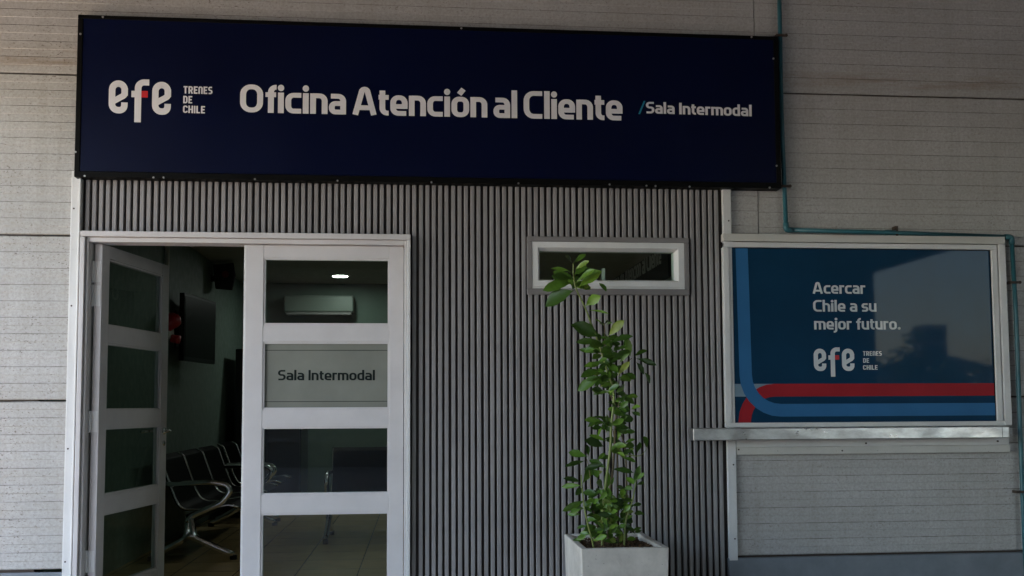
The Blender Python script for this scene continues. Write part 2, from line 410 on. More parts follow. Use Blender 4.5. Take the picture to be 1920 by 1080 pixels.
# ------------------------------------------------------------------ the setting: ground, and what stands behind the photographer (lights and reflects into the front)
gm = concrete('pavement_concrete', (.30, .285, .265), (.38, .36, .335), False, .85, .5)
b = MB(); b.add([(-400, -400, 0), (400, -400, 0), (400, 400, 0), (-400, 400, 0)], [(0, 1, 2, 3)])
tag(b.build('ground', gm), kind='structure')
b = MB(); b.add([(-40, -60, .004), (-2.75, -60, .004), (-2.75, -.02, .004), (-40, -.02, .004)], [(0, 1, 2, 3)])
tag(b.build('bounce_pavement', concrete('warm_bounce_paving', (.31, .25, .19), (.39, .32, .245), False, .85, .5)), kind='structure')  # unseen strip added to bounce warm light onto the left wall
CANX0, CANX1, CANY = -4.25, 9.5, -13.8
cn = thing('canopy_roof', 'grey flat station canopy over the forecourt in front of the office', 'canopy', (3, -9, 0))
b = MB(); b.box(CANX0, CANX1, CANY-3, -.004, 3.96, 4.12); b.build('roof_slab', mat('canopy_sheet', (.09, .085, .08), .7), cn)
b = MB(); b.box(CANX0-.06, CANX0-.001, CANY-3, -.004, 3.45, 4.14); b.build('fascia', mat('added_canopy_fascia', (.12, .12, .12), .6), cn)  # unseen drop edge added to cut low sky light on the upper walls
b = MB()
for x in (-3.9, -.5, 4.2, 8.9): b.box(x-.1, x+.1, CANY+.3, -.4, 3.80, 3.959)
b.build('beam', mat('beam_paint', (.18, .18, .18), .6), cn)
for x in (-3.9, 8.9):
    for y in ((-13.3, -8.9) if x < 0 else (-13.3,)):
        b = MB(); b.box(x-.12, x+.12, y-.12, y+.12, 0, 3.799); b.build('column', MT['casing'], cn, .01)
ob = thing('opposite_building', 'dark low building with horizontal louvre bands across the forecourt', 'building', (0, -16, 0))
b = MB(); b.box(-16, 9.5, -19, -13.9, 0, 3.957); b.build('wall', mat('dark_wall', (.13, .13, .13), .7), ob)
b = MB()
for k in range(7): b.box(-12, 9.1, -13.899, -13.82, .5+k*.32, .61+k*.32)
b.build('louvre', mat('louvre_paint', (.16, .165, .17), .5), ob)
wg = thing('light_block_wing', 'unseen grey wing added on the right of the forecourt to block side light', 'building', (9.6, -4, 0))  # added out of view, keeps light from the right off the front
b = MB(); b.box(8.9, 10.4, -7.9, -.2, 0, 3.79); b.build('wall', mat('light_block_wall', (.22, .22, .22), .8), wg)
b = MB(); b.box(8.87, 8.8995, -5.6, -4.4, .0, 2.1); b.build('door', MT['black'], wg)
bw = thing('boundary_wall', 'dark wall along the far side of the street behind the forecourt', 'wall', (26, -30, 0))
b = MB(); b.box(13, 60, -31, -30.7, 0, 1.9); b.box(13, 60, -31.05, -30.65, 1.9, 2.0); b.build('masonry', mat('dark_masonry', (.09, .09, .085), .9), bw)
sb = thing('sky_block_building', 'unseen tall grey block added on the right to close off the sky', 'building', (16, -8, 0))  # added out of view, shuts off sky light reaching the open door leaf
b = MB(); b.box(13.5, 20, -12.5, 2, 0, 6); b.build('wall', mat('sky_block_wall', (.16, .16, .16), .8), sb)
b = MB(); b.box(13.4, 20.1, -12.6, 2.1, 6, 6.25); b.build('roof', mat('sky_block_roof', (.1, .1, .1), .8), sb)
tw = thing('tower_block', 'pale distant tower block beyond the trees', 'building', (64, -112, 0))
b = MB(); b.box(62.3, 65.2, -113, -110, 0, 11); b.build('wall', mat('far_wall', (.3, .3, .3), .8), tw)
fw = mat('far_window', (.05, .06, .07), .2)
for k in range(5):
    for j in range(4): b = MB(); b.box(62.5+j*.68, 63.0+j*.68, -109.98, -109.9, 1.3+k*1.95, 2.4+k*1.95); b.build('window', fw, tw)
hb_ = MB(); rh = random.Random(5); N_ = 60; hx = [20+i*8 for i in range(N_)]
hz_ = [20+7*math.sin(i*.31)+5*math.sin(i*.83+1)+rh.uniform(-.8, .8) for i in range(N_)]
hv_ = []
for i in range(N_): hv_ += [(hx[i]-30, -250, -1), (hx[i]+20, -300, hz_[i]), (hx[i]+90, -420, -1)]
hb_.add(hv_, [(i*3+k, (i+1)*3+k, (i+1)*3+k+1, i*3+k+1) for i in range(N_-1) for k in range(2)])
tag(hb_.build('added_hills', mat('added_hill', (.05, .065, .06), .9), None, 0, True), kind='structure')  # added to cover the bright horizon mirrored in the window film
def far_tree(x, y, h, r, seed, label):
    rnd = random.Random(seed); t = thing('tree', label, 'tree', (x, y, 0), 'trees beyond the forecourt')
    b = MB(); b.tube([(x, y, 0), (x+.1, y, h*.3), (x+.2, y+.1, h*.6)], [.16, .12, .06], 8)
    for k in range(6):
        a = k*1.05; b.tube([(x+.1, y, h*.35+k*.12), (x+math.cos(a)*r*.6, y+math.sin(a)*r*.6, h*.62+k*.1)], [.06, .02], 6)
    b.build('trunk', MT['bark'], t)
    c = MB()
    cl = [(x+rnd.gauss(0, r*.45), y+rnd.gauss(0, r*.45), h*.68+rnd.gauss(0, h*.14)) for _ in range(15)]
    for cx, cy, cz in cl:
        for _ in range(55):
            p = Vector((cx+rnd.gauss(0, r*.16), cy+rnd.gauss(0, r*.16), cz+rnd.gauss(0, r*.15)))
            d1 = Vector((rnd.gauss(0, 1), rnd.gauss(0, 1), rnd.gauss(0, 1))).normalized()*.13; d2 = d1.orthogonal().normalized()*.06
            c.add([p-d1, p+d2, p+d1, p-d2], [(0, 1, 2, 3)])
    c.build('crown', MT['leaf'], t)
far_tree(20.5, -34, 3.9, 1.5, 1, 'loose crowned green tree nearest the end of the dark building')
far_tree(26, -40, 3.9, 1.6, 2, 'round green tree in front of the tower block')
far_tree(34, -46, 3.8, 2.0, 3, 'low broad tree farthest along the street')

# ------------------------------------------------------------------ panel wall
JZ = [.29, 1.2425, 2.191, 3.137, 4.085, 5.0]
def panel(parent, x0, x1, z0, z1):
    """one horizontal sandwich panel with ten shallow ribs, built as a swept profile"""
    z0 += .004; z1 -= .004; prof = [(.06, z0), (.006, z0), (0, z0+.006)]
    per = (z1-z0)/10
    for k in range(10):
        a = z0+k*per
        prof += [(0, a+per*.5-.0015), (-.0022, a+per*.5+.0015)] if k < 10 else []
        if k < 9: prof += [(-.0022, a+per-.0015), (0, a+per+.0015)]
    prof += [(-.0022, z1-.006), (.004, z1), (.06, z1)]
    n = len(prof); b = MB()
    b.add([(x0, y, z) for y, z in prof]+[(x1, y, z) for y, z in prof],
          [(i, n+i, n+i+1, i+1) for i in range(n-1)] + [tuple(range(n)), tuple(range(2*n-1, n-1, -1))])
    return b.build('wall_panel', MT['panel'], parent)
pw = thing('panel_wall', 'off white ribbed metal panel wall, specked with rust, around the office front', 'wall', (0, 0, 0))
for i in range(3): panel(pw, -7, -1.945, JZ[i], JZ[i+1])
panel(pw, -7, 2.072, JZ[3], JZ[4]); panel(pw, -7, 2.072, JZ[4], JZ[5])
panel(pw, 1.85, 2.072, 2.2, JZ[3])
panel(pw, 2.078, 8.895, JZ[2], JZ[3]); panel(pw, 2.078, 8.895, JZ[3], JZ[4]); panel(pw, 2.078, 8.895, JZ[4], JZ[5])
panel(pw, 1.87, 8.895, JZ[1], JZ[2]); panel(pw, 1.87, 8.895, JZ[0], JZ[1])
b = MB(); b.box(-7, -2.16, .012, .10, .0, 5); b.box(-2.16, 2.0, .012, .10, 2.72, 5); b.box(1.86, 8.895, .012, .10, .0, 5)
b.build('panel_backing', MT['joint'], pw)
b = MB(); b.box(-7, -1.994, -.012, .011, 0, .278); b.build('plinth', MT['plinth'], pw, .004)
b = MB(); b.box(1.838, 8.895, -.03, .011, 0, .283); b.build('plinth', MT['plinth'], pw, .004)

# ------------------------------------------------------------------ slat wall
sw = thing('slat_wall', 'grey vertical slat cladding with dark grooves around the office entrance', 'wall', (0, 0, 0))
DX0, DX1, DZ = -1.93, -.055, 2.21          # door frame outside
NX0, NX1, NZ0, NZ1 = .637, 1.626, 1.862, 2.211
b = MB()
pan = .1915; x = -1.935-.006
b.mi = 0
def slat(x0, x1, z0, z1):
    b.add([(x0+.003, -.018, z0), (x1-.003, -.018, z0), (x1, -.0145, z0), (x1, -.0005, z0), (x0, -.0005, z0), (x0, -.0145, z0),
           (x0+.003, -.018, z1), (x1-.003, -.018, z1), (x1, -.0145, z1), (x1, -.0005, z1), (x0, -.0005, z1), (x0, -.0145, z1)],
          [(0, 1, 7, 6), (1, 2, 8, 7), (2, 3, 9, 8), (4, 5, 11, 10), (5, 0, 6, 11), (6, 7, 8, 9, 10, 11), (5, 4, 3, 2, 1, 0)])
sx = -1.928+.008
k = 0
while sx < 1.83:
    w_ = .0238; a, c = sx, min(sx+w_, 1.834)
    zs = [(.02, 2.56)]
    def cut(zs, x0, x1, z0, z1, a=a, c=c):
        if c < x0+.001 or a > x1-.001: return zs
        out = []
        for p, q in zs:
            if p < z0: out.append((p, min(q, z0)))
            if q > z1: out.append((max(p, z1), q))
        return out
    zs = cut(zs, DX0, DX1, 0, DZ-.002); zs = cut(zs, NX0, NX1, NZ0+.002, NZ1-.002)
    for p, q in zs: slat(a, c, p, q)
    k += 1; sx += .0378 + (.0025 if k % 5 == 0 else 0)
b.mi = 1
def backing(x0, x1, z0, z1): b.box(x0, x1, 0, .1, z0, z1)
backing(-1.942, DX0+.03, .02, 2.72); backing(DX0+.03, DX1-.03, DZ-.03, 2.72); backing(DX1-.03, NX0+.03, .02, 2.72)
backing(NX0+.03, NX1-.03, .02, NZ0+.03); backing(NX0+.03, NX1-.03, NZ1-.03, 2.72); backing(NX1-.03, 1.848, .02, 2.72)
b.build('slat_cladding', [MT['slat'], MT['groove']], sw)
b = MB(); b.box(-1.992, -1.936, -.04, -.0025, 0, 2.56); b.box(-1.946, -1.936, -.052, -.04, 0, 2.56); o = b.build('corner_trim', MT['alu'], sw, .003)
for z in (2.34, 1.78, .97, .34):
    b = MB(); b.disc((-1.975, -.04, z), (0, -1, 0), .005, .002, 10); b.build('screw', MT['rust'], o)
b = MB(); b.box(1.842, 1.893, -.034, -.0025, .272, 2.56); o = b.build('corner_trim', MT['alu'], sw, .003)
for z in (2.32, .84, .40):
    b = MB(); b.disc((1.876, -.034, z), (0, -1, 0), .005, .002, 10); b.build('screw', MT['rust'], o)

# ------------------------------------------------------------------ door frame and leaves
df = thing('door_frame', 'white aluminium frame around the double glass doors', 'door frame', (-.99, 0, .06))
b = MB(); b.box(DX0, DX1, -.058, .09, 2.178, DZ); b.build('head_casing', MT['door'], df, .003)
b = MB(); b.box(DX0+.043, DX1-.038, -.036, .09, 2.150, 2.1765); b.build('head_stop', MT['door'], df, .002)
for x0, x1, s in ((DX0, DX0+.026, 1), (DX1-.022, DX1, -1)):
    b = MB(); b.box(x0, x1, -.058, .09, .0, 2.1765); b.build('jamb_casing', MT['alu'] if s < 0 else MT['door'], df, .003)
b = MB(); b.box(DX0+.0275, DX0+.0415, -.036, .09, .0, 2.1765); b.build('jamb_stop', MT['door'], df, .002)
b = MB(); b.box(DX1-.0365, DX1-.0235, -.036, .09, .0, 2.1765); b.build('jamb_stop', MT['door'], df, .002)
b = MB(); b.box(DX0+.02, DX1-.02, -.06, .1, 0.0, .058); b.build('threshold', MT['casing'], df, .004)

PZ = [(2.0725, 1.678), (1.578, 1.1845), (1.083, .691), (.587, .155)]
LW = .915
def door_leaf(root, sl, sr, frosted):
    """leaf in its own axes: x 0..LW from the hinge side, front face y = 0, z up from 0.07"""
    z0, z1 = .07, 2.148
    b = MB()
    b.box(0, sl, 0, .045, z0, z1); b.box(LW-sr, LW, 0, .045, z0, z1)
    rails = [(PZ[0][0], z1), (PZ[1][0], PZ[0][1]), (PZ[2][0], PZ[1][1]), (PZ[3][0], PZ[2][1]), (z0, PZ[3][1])]
    for a, c in rails: b.box(sl+.0004, LW-sr-.0004, .0012, .0438, a, c)
    fr = b.build('leaf_frame', MT['door'], root, .002)
    b = MB()
    for hi, lo in PZ:                                        # glazing beads, both faces
        for y0, y1 in ((.006, .015), (.030, .039)):
            b.box(sl, sl+.011, y0, y1, lo, hi); b.box(LW-sr-.011, LW-sr, y0, y1, lo, hi)
            b.box(sl+.011, LW-sr-.011, y0, y1, hi-.011, hi); b.box(sl+.011, LW-sr-.011, y0, y1, lo, lo+.011)
    b.build('glazing_bead', MT['door'], root, .001)
    for i, (hi, lo) in enumerate(PZ):
        b = MB(); b.box(sl+.002, LW-sr-.002, .019, .026, lo+.002, hi-.002)
        g = MB(); g.add([(sl+.002, .022, lo+.002), (LW-sr-.002, .022, lo+.002), (LW-sr-.002, .022, hi-.002), (sl+.002, .022, hi-.002)], [(0, 1, 2, 3)])
        if frosted and i == 1:
            p = b.build('pane', MT['frost'], root)
            p['label'] = 'frosted grey pane with black lettering and two thin black lines'
            t = MB()
            t.box(sl+.012, LW-sr-.012, .0178, .0188, 1.5285, 1.5315); t.box(sl+.012, LW-sr-.012, .0178, .0188, 1.2285, 1.2315)
            t.build('border_line', MT['ink'], p)
            t = MB(); a = P(522, 713.2, .04); c = P(703.5, 713.2, .04); ox = root['ox']
            text(t, 'Sala Intermodal', (a.x-ox, a.z), (c.x-ox, c.z), .060, .0178, .0008, hv=14, hh=11.5)
            t.build('lettering', MT['ink'], p)
        else: g.build('pane', MT['glass'], root)
    return fr

def local_thing(name, label, cat, loc, rz, ox=0.):
    o = thing(name, label, cat, (0, 0, 0)); o['org'] = [0, 0, 0]; o['ox'] = ox
    o.location = loc; o.rotation_euler = (0, 0, rz); return o
# closed leaf: its free (left) stile is 0.10, hinge side to the right
cl = local_thing('glazed_door', 'closed white door leaf with four panes, one frosted and lettered', 'door', (-1.011, .0, 0), 0, -1.011)
door_leaf(cl, .101, .082, True)
b = MB(); b.box(-.012, .0, .003, .018, .07, 2.148); b.build('meeting_strip', MT['alu'], cl, .002)
# open leaf: swung inwards against the left wall
H0 = P(187, 700, .02); H1 = P(311, 700, .895); ang = math.atan2(H1.y-H0.y, H1.x-H0.x)
op = local_thing('glazed_door', 'open white door leaf swung inwards against the left wall', 'door', (H0.x, H0.y, 0), ang)
fr = door_leaf(op, .09, .10, False)
for z in (1.985, 1.845, 1.12, .33):
    b = MB(); b.tube([(-.004, .052, z-.062), (-.004, .052, z+.062)], .0075, 10); b.box(-.003, -.0005, .006, .046, z-.06, z+.06); b.build('hinge', MT['alu'], op)
b = MB()
for y, s in ((-.0005, -1), (.0455, 1)):
    b.disc((LW-.045, y, 1.045), (0, s, 0), .024, .006, 18); b.tube([(LW-.045, y, 1.045), (LW-.045, y+s*.045, 1.045), (LW-.06, y+s*.05, 1.045), (LW-.165, y+s*.05, 1.043)], .009, 10)
    b.disc((LW-.045, y, .965), (0, s, 0), .018, .005, 14)
b.build('handle', MT['chrome'], op, 0, True)
b = MB(); b.box(LW, LW+.004, .008, .020, .07, 2.148); b.build('edge_seal', MT['plastic'], op)

# ------------------------------------------------------------------ narrow window above the plant
nw = thing('narrow_window', 'narrow white framed window in the slat wall behind the plant top', 'window', (1.13, 0, 1.862))
b = MB(); W = .03
b.box(NX0, NX1, -.034, 0, NZ1-W, NZ1); b.box(NX0, NX1, -.034, 0, NZ0, NZ0+.036); b.box(NX0, NX0+W, -.034, 0, NZ0+.0365, NZ1-W-.0005); b.box(NX1-W, NX1, -.034, 0, NZ0+.0365, NZ1-W-.0005)
b.build('casing', MT['casing'], nw, .003)
b = MB(); b.box(.668, 1.596, -.030, .08, 1.8985, 1.910); b.build('sill', MT['alu'], nw, .002)
# white frame with splayed inner faces
fx0, fx1, fz0, fz1 = .668, 1.596, 1.911, 2.180; gx0, gx1, gz0, gz1 = .716, 1.540, 1.955, 2.128
b = MB()
ring = lambda x0, x1, z0, z1, y: [(x0, y, z0), (x1, y, z0), (x1, y, z1), (x0, y, z1)]
vs = ring(fx0, fx1, fz0, fz1, .06)+ring(fx0, fx1, fz0, fz1, -.030)+ring(fx0+.036, fx1-.036, fz0+.034, fz1-.034, -.030)+ring(gx0, gx1, gz0, gz1, .004)+ring(gx0, gx1, gz0, gz1, .06)
fs = []
for k in range(4):
    for i in range(4):
        j = (i+1) % 4; fs.append((k*4+i, k*4+j, (k+1)*4+j, (k+1)*4+i))
b.add(vs, fs); b.build('frame', MT['alu'], nw, .0015)
b = MB(); b.add(ring(gx0, gx1, gz0, gz1, .012), [(0, 1, 2, 3)]); b.build('pane', MT['glass'], nw)
a = P(1128, 526, .03); b = MB(); b.box(a.x, a.x+.021, .02, .03, a.z, a.z+.072); b.build('pale_strip', MT['plastic'], nw, .002)  # short pale upright strip just behind the pane

# ------------------------------------------------------------------ fascia sign
SX0, SX1, SZ0, SZ1 = -1.962, 2.193, 2.513, 3.46
sg = thing('fascia_sign', 'long navy sign with white lettering above the office entrance', 'sign', (.1, 0, 2.51))
SY = -.09
b = MB(); e = .03
b.box(SX0, SX1, SY, -.003, SZ1-.022, SZ1); b.box(SX0, SX1, SY, -.003, SZ0, SZ0+.034); b.box(SX0, SX0+e, SY, -.003, SZ0+.0345, SZ1-.0225); b.box(SX1-e, SX1, SY, -.003, SZ0+.0345, SZ1-.0225)
b.build('frame', MT['black'], sg, .003)
b = MB(); b.box(SX0+e+.0005, SX1-e-.0005, SY+.004, -.003, SZ0+.035, SZ1-.023); b.build('banner', MT['banner'], sg)
FY = SY+.0026
xz = lambda px, py: (lambda p: (p.x, p.z))(P(px, py, SY))
wh, rd = MB(), MB(); efe(wh, rd, xz(203, 211.3), xz(320, 215), .192, FY)
lg = wh.build('logo', MT['letter'], sg); rd.build('logo_square', MT['red'], lg)
for s_, p0, p1 in (('TRENES', (343.5, 174.8), (398, 176.2)), ('DE', (343.3, 193.2), (360, 193.6)), ('CHILE', (342.8, 211.2), (384, 212.5))):
    t = MB(); text(t, s_, xz(*p0), xz(*p1), .0435, FY, .0015, K, 9.5, 8.5, 11, 100.0); t.build('lettering', MT['letter'], sg)
t = MB(); text(t, 'Oficina Atención al Cliente', xz(449.5, 210), xz(1167.5, 225.5), .166, FY, gap=8, hv=15.5, hh=12.5, space=19); t.build('lettering', MT['letter'], sg)
t = MB(); text(t, 'Sala Intermodal', xz(1211.5, 212), xz(1410, 217.8), .0705, FY, gap=10, hv=15, hh=12); t.build('lettering', MT['letter'], sg)
t = MB(); q = [xz(1197, 213.5), xz(1200.3, 213.5), xz(1210.5, 189), xz(1207.2, 189)]; t.prism(q, FY, FY+.0015); t.build('slash', MT['cyan'], sg)
for px, py in ((193, 32), (865, 53), (1409, 69.5), (151, 64), (142, 285), (159, 330), (288, 333), (307, 333), (478, 336), (633, 339), (809, 342), (972, 344), (1143, 346), (1212, 348.5), (1229, 349), (1293, 350), (1443, 352), (1450, 110), (1456, 311)):
    p = P(px, py, SY); b = MB(); b.disc((p.x, SY, p.z), (0, -1, 0), .006, .004, 10); b.disc((p.x, SY-.004, p.z), (0, -1, 0), .003, .003, 8); b.build('screw', MT['screw'], sg)

# ------------------------------------------------------------------ ticket window with printed film
tk = thing('ticket_window', 'large white framed window covered by navy film with red and blue bands', 'window', (2.74, 0, 1.06))
b = MB(); b.box(1.834, 3.641, -.052, -.003, 2.192, 2.239); b.build('head_casing', MT['alu_dirty'], tk, .003)
b = MB(); b.box(3.596, 3.641, -.052, -.003, 1.066, 2.191); b.build('side_casing', MT['alu'], tk, .003)
b = MB()
b.box(1.842, 3.588, -.046, -.003, 2.157, 2.188); b.box(1.834, 1.869, -.046, -.003, 1.0915, 2.1565); b.box(3.552, 3.588, -.046, -.003, 1.0915, 2.1565); b.box(1.834, 3.64, -.046, -.003, 1.0625, 1.0905)
b.build('frame', MT['alu'], tk, .003)
GX0, GX1, GZ0, GZ1 = 1.8695, 3.5515, 1.091, 2.1563; GY = -.026
b = MB(); b.box(GX0, GX1, GY, -.004, GZ0, GZ1); b.build('pane', MT['f_navy'], tk)
b = MB()
b.box(3.5495, 3.5518, GY-.006, GY-.0005, 1.092, 2.156); b.box(1.87, 3.549, GY-.006, GY-.0005, 2.1525, 2.1562); b.build('gasket', MT['ink'], tk)
I2 = lambda q: (q[0], q[1])
tx = lambda px, py: (lambda p: (p.x, p.z))(P(px, py, GY))
def ln(*pts): return [tx(p[0], p[1]) + ((p[2],) if len(p) > 2 else ()) for p in pts]
zt = tx(1600, 731)[1]; zb = tx(1600, 768.5)[1]; xb = tx(1398.5, 600)[0]
hb = .0385
b = MB(); b.box(GX0+.0005, 2.17, GY-.0006, GY-.0001, zt-hb, zt+hb); b.build('pale_band', MT['f_pale'], tk)
b = MB(); xr = tx(1400, 790)[0]
stroke(b, [(GX1-.003, zt), (xr-.004, zt, .19), (xr-.012, GZ0+.001)], hb, hb, GY-.0010, .0005, I2); b.build('red_band', MT['f_red'], tk)
b = MB(); xb0 = tx(1390.5, 470)[0]
stroke(b, [(xb0, GZ1-.004), (xb0+.012, zb, .215), (GX1-.003, zb)], .0385, .0385, GY-.0014, .0005, I2); b.build('blue_band', MT['f_blue'], tk)
TY = GY-.0012
for s_, p0, p1 in (('Acercar', (1523.5, 550.6), (1622.5, 551)), ('Chile a su', (1524.5, 584.3), (1643.5, 584.5)), ('mejor futuro.', (1526.5, 617.8), (1688.5, 618))):
    t = MB(); text(t, s_, tx(*p0), tx(*p1), .0715, TY, .0008, gap=9, hv=14, hh=11.5); t.build('lettering', MT['f_text'], tk)
wh, rd = MB(), MB(); efe(wh, rd, tx(1526.3, 695.5), tx(1602.5, 695.3), .136, TY)
lg = wh.build('logo', MT['f_text'], tk); rd.build('logo_square', MT['red'], lg)
for s_, p0, p1 in (('TRENES', (1618, 667), (1653.3, 667)), ('DE', (1618.5, 680.2), (1629.5, 680.2)), ('CHILE', (1618.3, 693.2), (1645.5, 693.2))):
    t = MB(); text(t, s_, tx(*p0), tx(*p1), .028, TY, .0008, K, 9.5, 8.5, 11, 100.0); t.build('lettering', MT['f_text'], tk)
# steel counter shelf and apron strip
sh = thing('counter_shelf', 'dented stainless steel shelf under the large window', 'shelf', (2.58, 0, .99))
b = MB(); b.box(1.601, 3.560, -.15, -.0535, .990, 1.0605); b.box(1.86, 3.560, -.0535, -.003, .990, 1.0605); b.build('steel_top', MT['steel'], sh, .005, False, 3)
b = MB(); b.box(3.512, 3.514, -.1512, -.149, .995, 1.056); b.build('seam', MT['joint'], sh)
b = MB(); b.box(1.8975, 3.63, -.03, -.003, .944, .989); o = b.build('apron_strip', MT['alu'], sh, .002)
b = MB(); b.box(1.8975, 3.63, -.036, -.003, .899, .9435); o = b.build('apron_strip', MT['alu_dirty'], sh, .002)
for px, py in ((1385, 843), (1624, 831), (1579, 845), (1871, 827)):
    p = P(px, py, -.035); b = MB(); b.disc((p.x, -.030, p.z), (0, -1, 0), .005, .008, 10); b.build('screw', MT['rust'], o)

# ------------------------------------------------------------------ teal conduit
pp = thing('conduit_pipe', 'teal plastic pipe running down beside the sign and over the large window', 'pipe', (2.25, 0, 0))
py_ = -.035; r_ = .0135
A = P(1458.8, -60, py_); B_ = P(1473.8, 431, py_); D_ = P(1896.5, 444.5, py_); E_ = P(1899, 445, py_); F_ = P(1921, 1000, py_)
A.x = B_.x-.0; top = Vector((B_.x-.004, py_, 4.4))
b = MB(); b.tube([top, P(1465, 200, py_), B_], r_, 12); b.tube([B_, P(1680, 436.5, py_-.006), D_], r_, 12); b.tube([D_, P(1905.5, 600, py_), P(1912.5, 800, py_+.004), P(1919, 960, py_), (P(1921, 1000, py_).x, py_, .0)], r_, 12)
b.build('pipe_run', MT['pipe'], pp, 0, True)
for c, d1, d2 in ((B_, Vector((0, 0, 1)), Vector((1, 0, -.02))), (D_, Vector((-1, 0, .02)), Vector((.02, 0, -1)))):
    b = MB(); b.tube([c+d1*.045, c+d1*.012, c+(d1+d2)*.003, c+d2*.012, c+d2*.045], r_+.004, 12); b.build('elbow', MT['pipe'], pp, 0, True)
b = MB(); c = P(1665, 436, py_); b.tube([c-Vector((.02, 0, 0)), c+Vector((.02, 0, 0))], r_+.003, 12); b.build('coupling', MT['pipe'], pp, 0, True)
for px, py, hor in ((1464, 68, 1), (1471, 350, 1), (1679.5, 436, 0), (1901, 530, 1), (1913.5, 922, 1)):
    c = P(px, py, py_); b = MB()
    if hor: b.box(c.x-.034, c.x+.034, py_-r_-.003, py_-r_-.0005, c.z-.008, c.z+.008); b.disc((c.x+.028, py_-r_-.003, c.z), (0, -1, 0), .010, .005, 8); b.box(c.x-.034, c.x-.02, py_-r_-.0005, 0, c.z-.008, c.z+.008)
    else: b.box(c.x-.008, c.x+.008, py_-r_-.003, py_-r_-.0005, c.z-.045, c.z+.038); b.disc((c.x, py_-r_-.003, c.z+.03), (0, -1, 0), .007, .004, 8); b.box(c.x-.008, c.x+.008, py_-r_-.0005, 0, c.z+.02, c.z+.038)
    b.build('pipe_clip', MT['rust'], pp)

# ------------------------------------------------------------------ planter and plant
zr = .455
def floor_pt(px, py, z):                      # point of the horizontal plane z seen at the pixel
    d = _f + _r*((px-CX)/FPX) - _u*((py-CY)/FPX); return CAM + d*((z-CAM.z)/d.z)
a = floor_pt(1079.8, 1028, zr); c = floor_pt(1248, 1028, zr); e_ = floor_pt(1065, 1000.5, zr); g_ = floor_pt(1214, 998.5, zr)
py0 = (a.y+c.y)/2; py1 = min((e_.y+g_.y)/2, -.1); px0 = (a.x+e_.x)/2; px1 = (c.x+g_.x)/2
print('planter', px0, px1, py0, py1)
pl = thing('planter', 'square grey cast concrete planter in front of the slat wall', 'planter', ((px0+px1)/2, (py0+py1)/2, 0))
b = MB(); t_ = .035; tp = .012
def rect(x0, x1, y0, y1, z): return [(x0, y0, z), (x1, y0, z), (x1, y1, z), (x0, y1, z)]
vs = rect(px0+tp, px1-tp, py0+tp, py1-tp, 0)+rect(px0, px1, py0, py1, zr)+rect(px0+t_, px1-t_, py0+t_, py1-t_, zr)+rect(px0+t_+.01, px1-t_-.01, py0+t_+.01, py1-t_-.01, .05)
fs = [(3, 2, 1, 0), (12, 13, 14, 15)]
for k in range(3):
    for i in range(4): j = (i+1) % 4; fs.append((k*4+i, k*4+j, (k+1)*4+j, (k+1)*4+i))
b.add(vs, fs); b.build('pot', MT['concrete'], pl, .006, False, 3)
rnd = random.Random(3); b = MB(); nx, ny = 22, 26
vs = []
for j in range(ny+1):
    for i in range(nx+1): vs.append((px0+.036+(px1-px0-.072)*i/nx, py0+.036+(py1-py0-.072)*j/ny, zr-.035+rnd.uniform(-.008, .01)))
b.add(vs, [(j*(nx+1)+i, j*(nx+1)+i+1, (j+1)*(nx+1)+i+1, (j+1)*(nx+1)+i) for j in range(ny) for i in range(nx)])
for _ in range(420):
    q = Vector((rnd.uniform(px0+.05, px1-.05), rnd.uniform(py0+.05, py1-.05), zr-.028+rnd.uniform(0, .012)))
    d1 = Vector((rnd.gauss(0, 1), rnd.gauss(0, 1), rnd.gauss(0, .3))).normalized()*rnd.uniform(.008, .02); d2 = Vector((-d1.y, d1.x, rnd.uniform(-.006, .006)))*.4
    b.add([q-d1, q+d2, q+d1, q-d2, q+Vector((0, 0, .006))], [(0, 1, 4), (1, 2, 4), (2, 3, 4), (3, 0, 4)])
b.build('bark_mulch', MT['mulch'], pl)

PY = (py0+py1)/2-.02
pt = thing('shrub_plant', 'tall leggy green shrub with glossy leaves growing in the concrete planter', 'plant', ((px0+px1)/2, PY, zr-.03))
c8 = lambda x, y: (940+x*.31483, 420+y*.31483)          # pixel bookkeeping of the enlarged views the stems were measured in
r1 = lambda x, y: (980+x*.29617, 760+y*.29617)
stems = [  # (points, depth offsets, radius, material)
 ([r1(505, 880), r1(505, 700), r1(525, 500), r1(555, 270), r1(560, 130), r1(575, 0), c8(665, 980), c8(625, 860), c8(590, 740), c8(545, 620), c8(500, 500), c8(445, 385), c8(430, 300), c8(428, 235)], -.05, .0075, 'stem'),
 ([r1(545, 880), r1(540, 640), r1(572, 400), r1(585, 150), r1(590, 20), c8(650, 1010), c8(640, 900), c8(605, 800), c8(618, 700), c8(612, 590)], .05, .0065, 'bark'),
 ([r1(465, 880), r1(400, 700), r1(376, 520), r1(370, 440)], -.12, .005, 'stem'),
 ([r1(640, 885), r1(652, 740), r1(690, 620), r1(712, 520), r1(720, 470)], -.06, .0055, 'stem'),
 ([r1(655, 860), r1(658, 600), r1(655, 400), r1(648, 260), r1(622, 180), r1(610, 90), c8(700, 920), c8(720, 860), c8(775, 800)], .08, .005, 'bark'),
 ([r1(600, 880), r1(600, 700), r1(600, 500), r1(598, 320), r1(570, 150)], .02, .005, 'bark'),
 ([r1(650, 310), r1(740, 320), r1(790, 270)], .06, .003, 'stem'),
 ([r1(480, 800), r1(440, 620), r1(425, 430), r1(405, 340)], .03, .004, 'bark'),
]
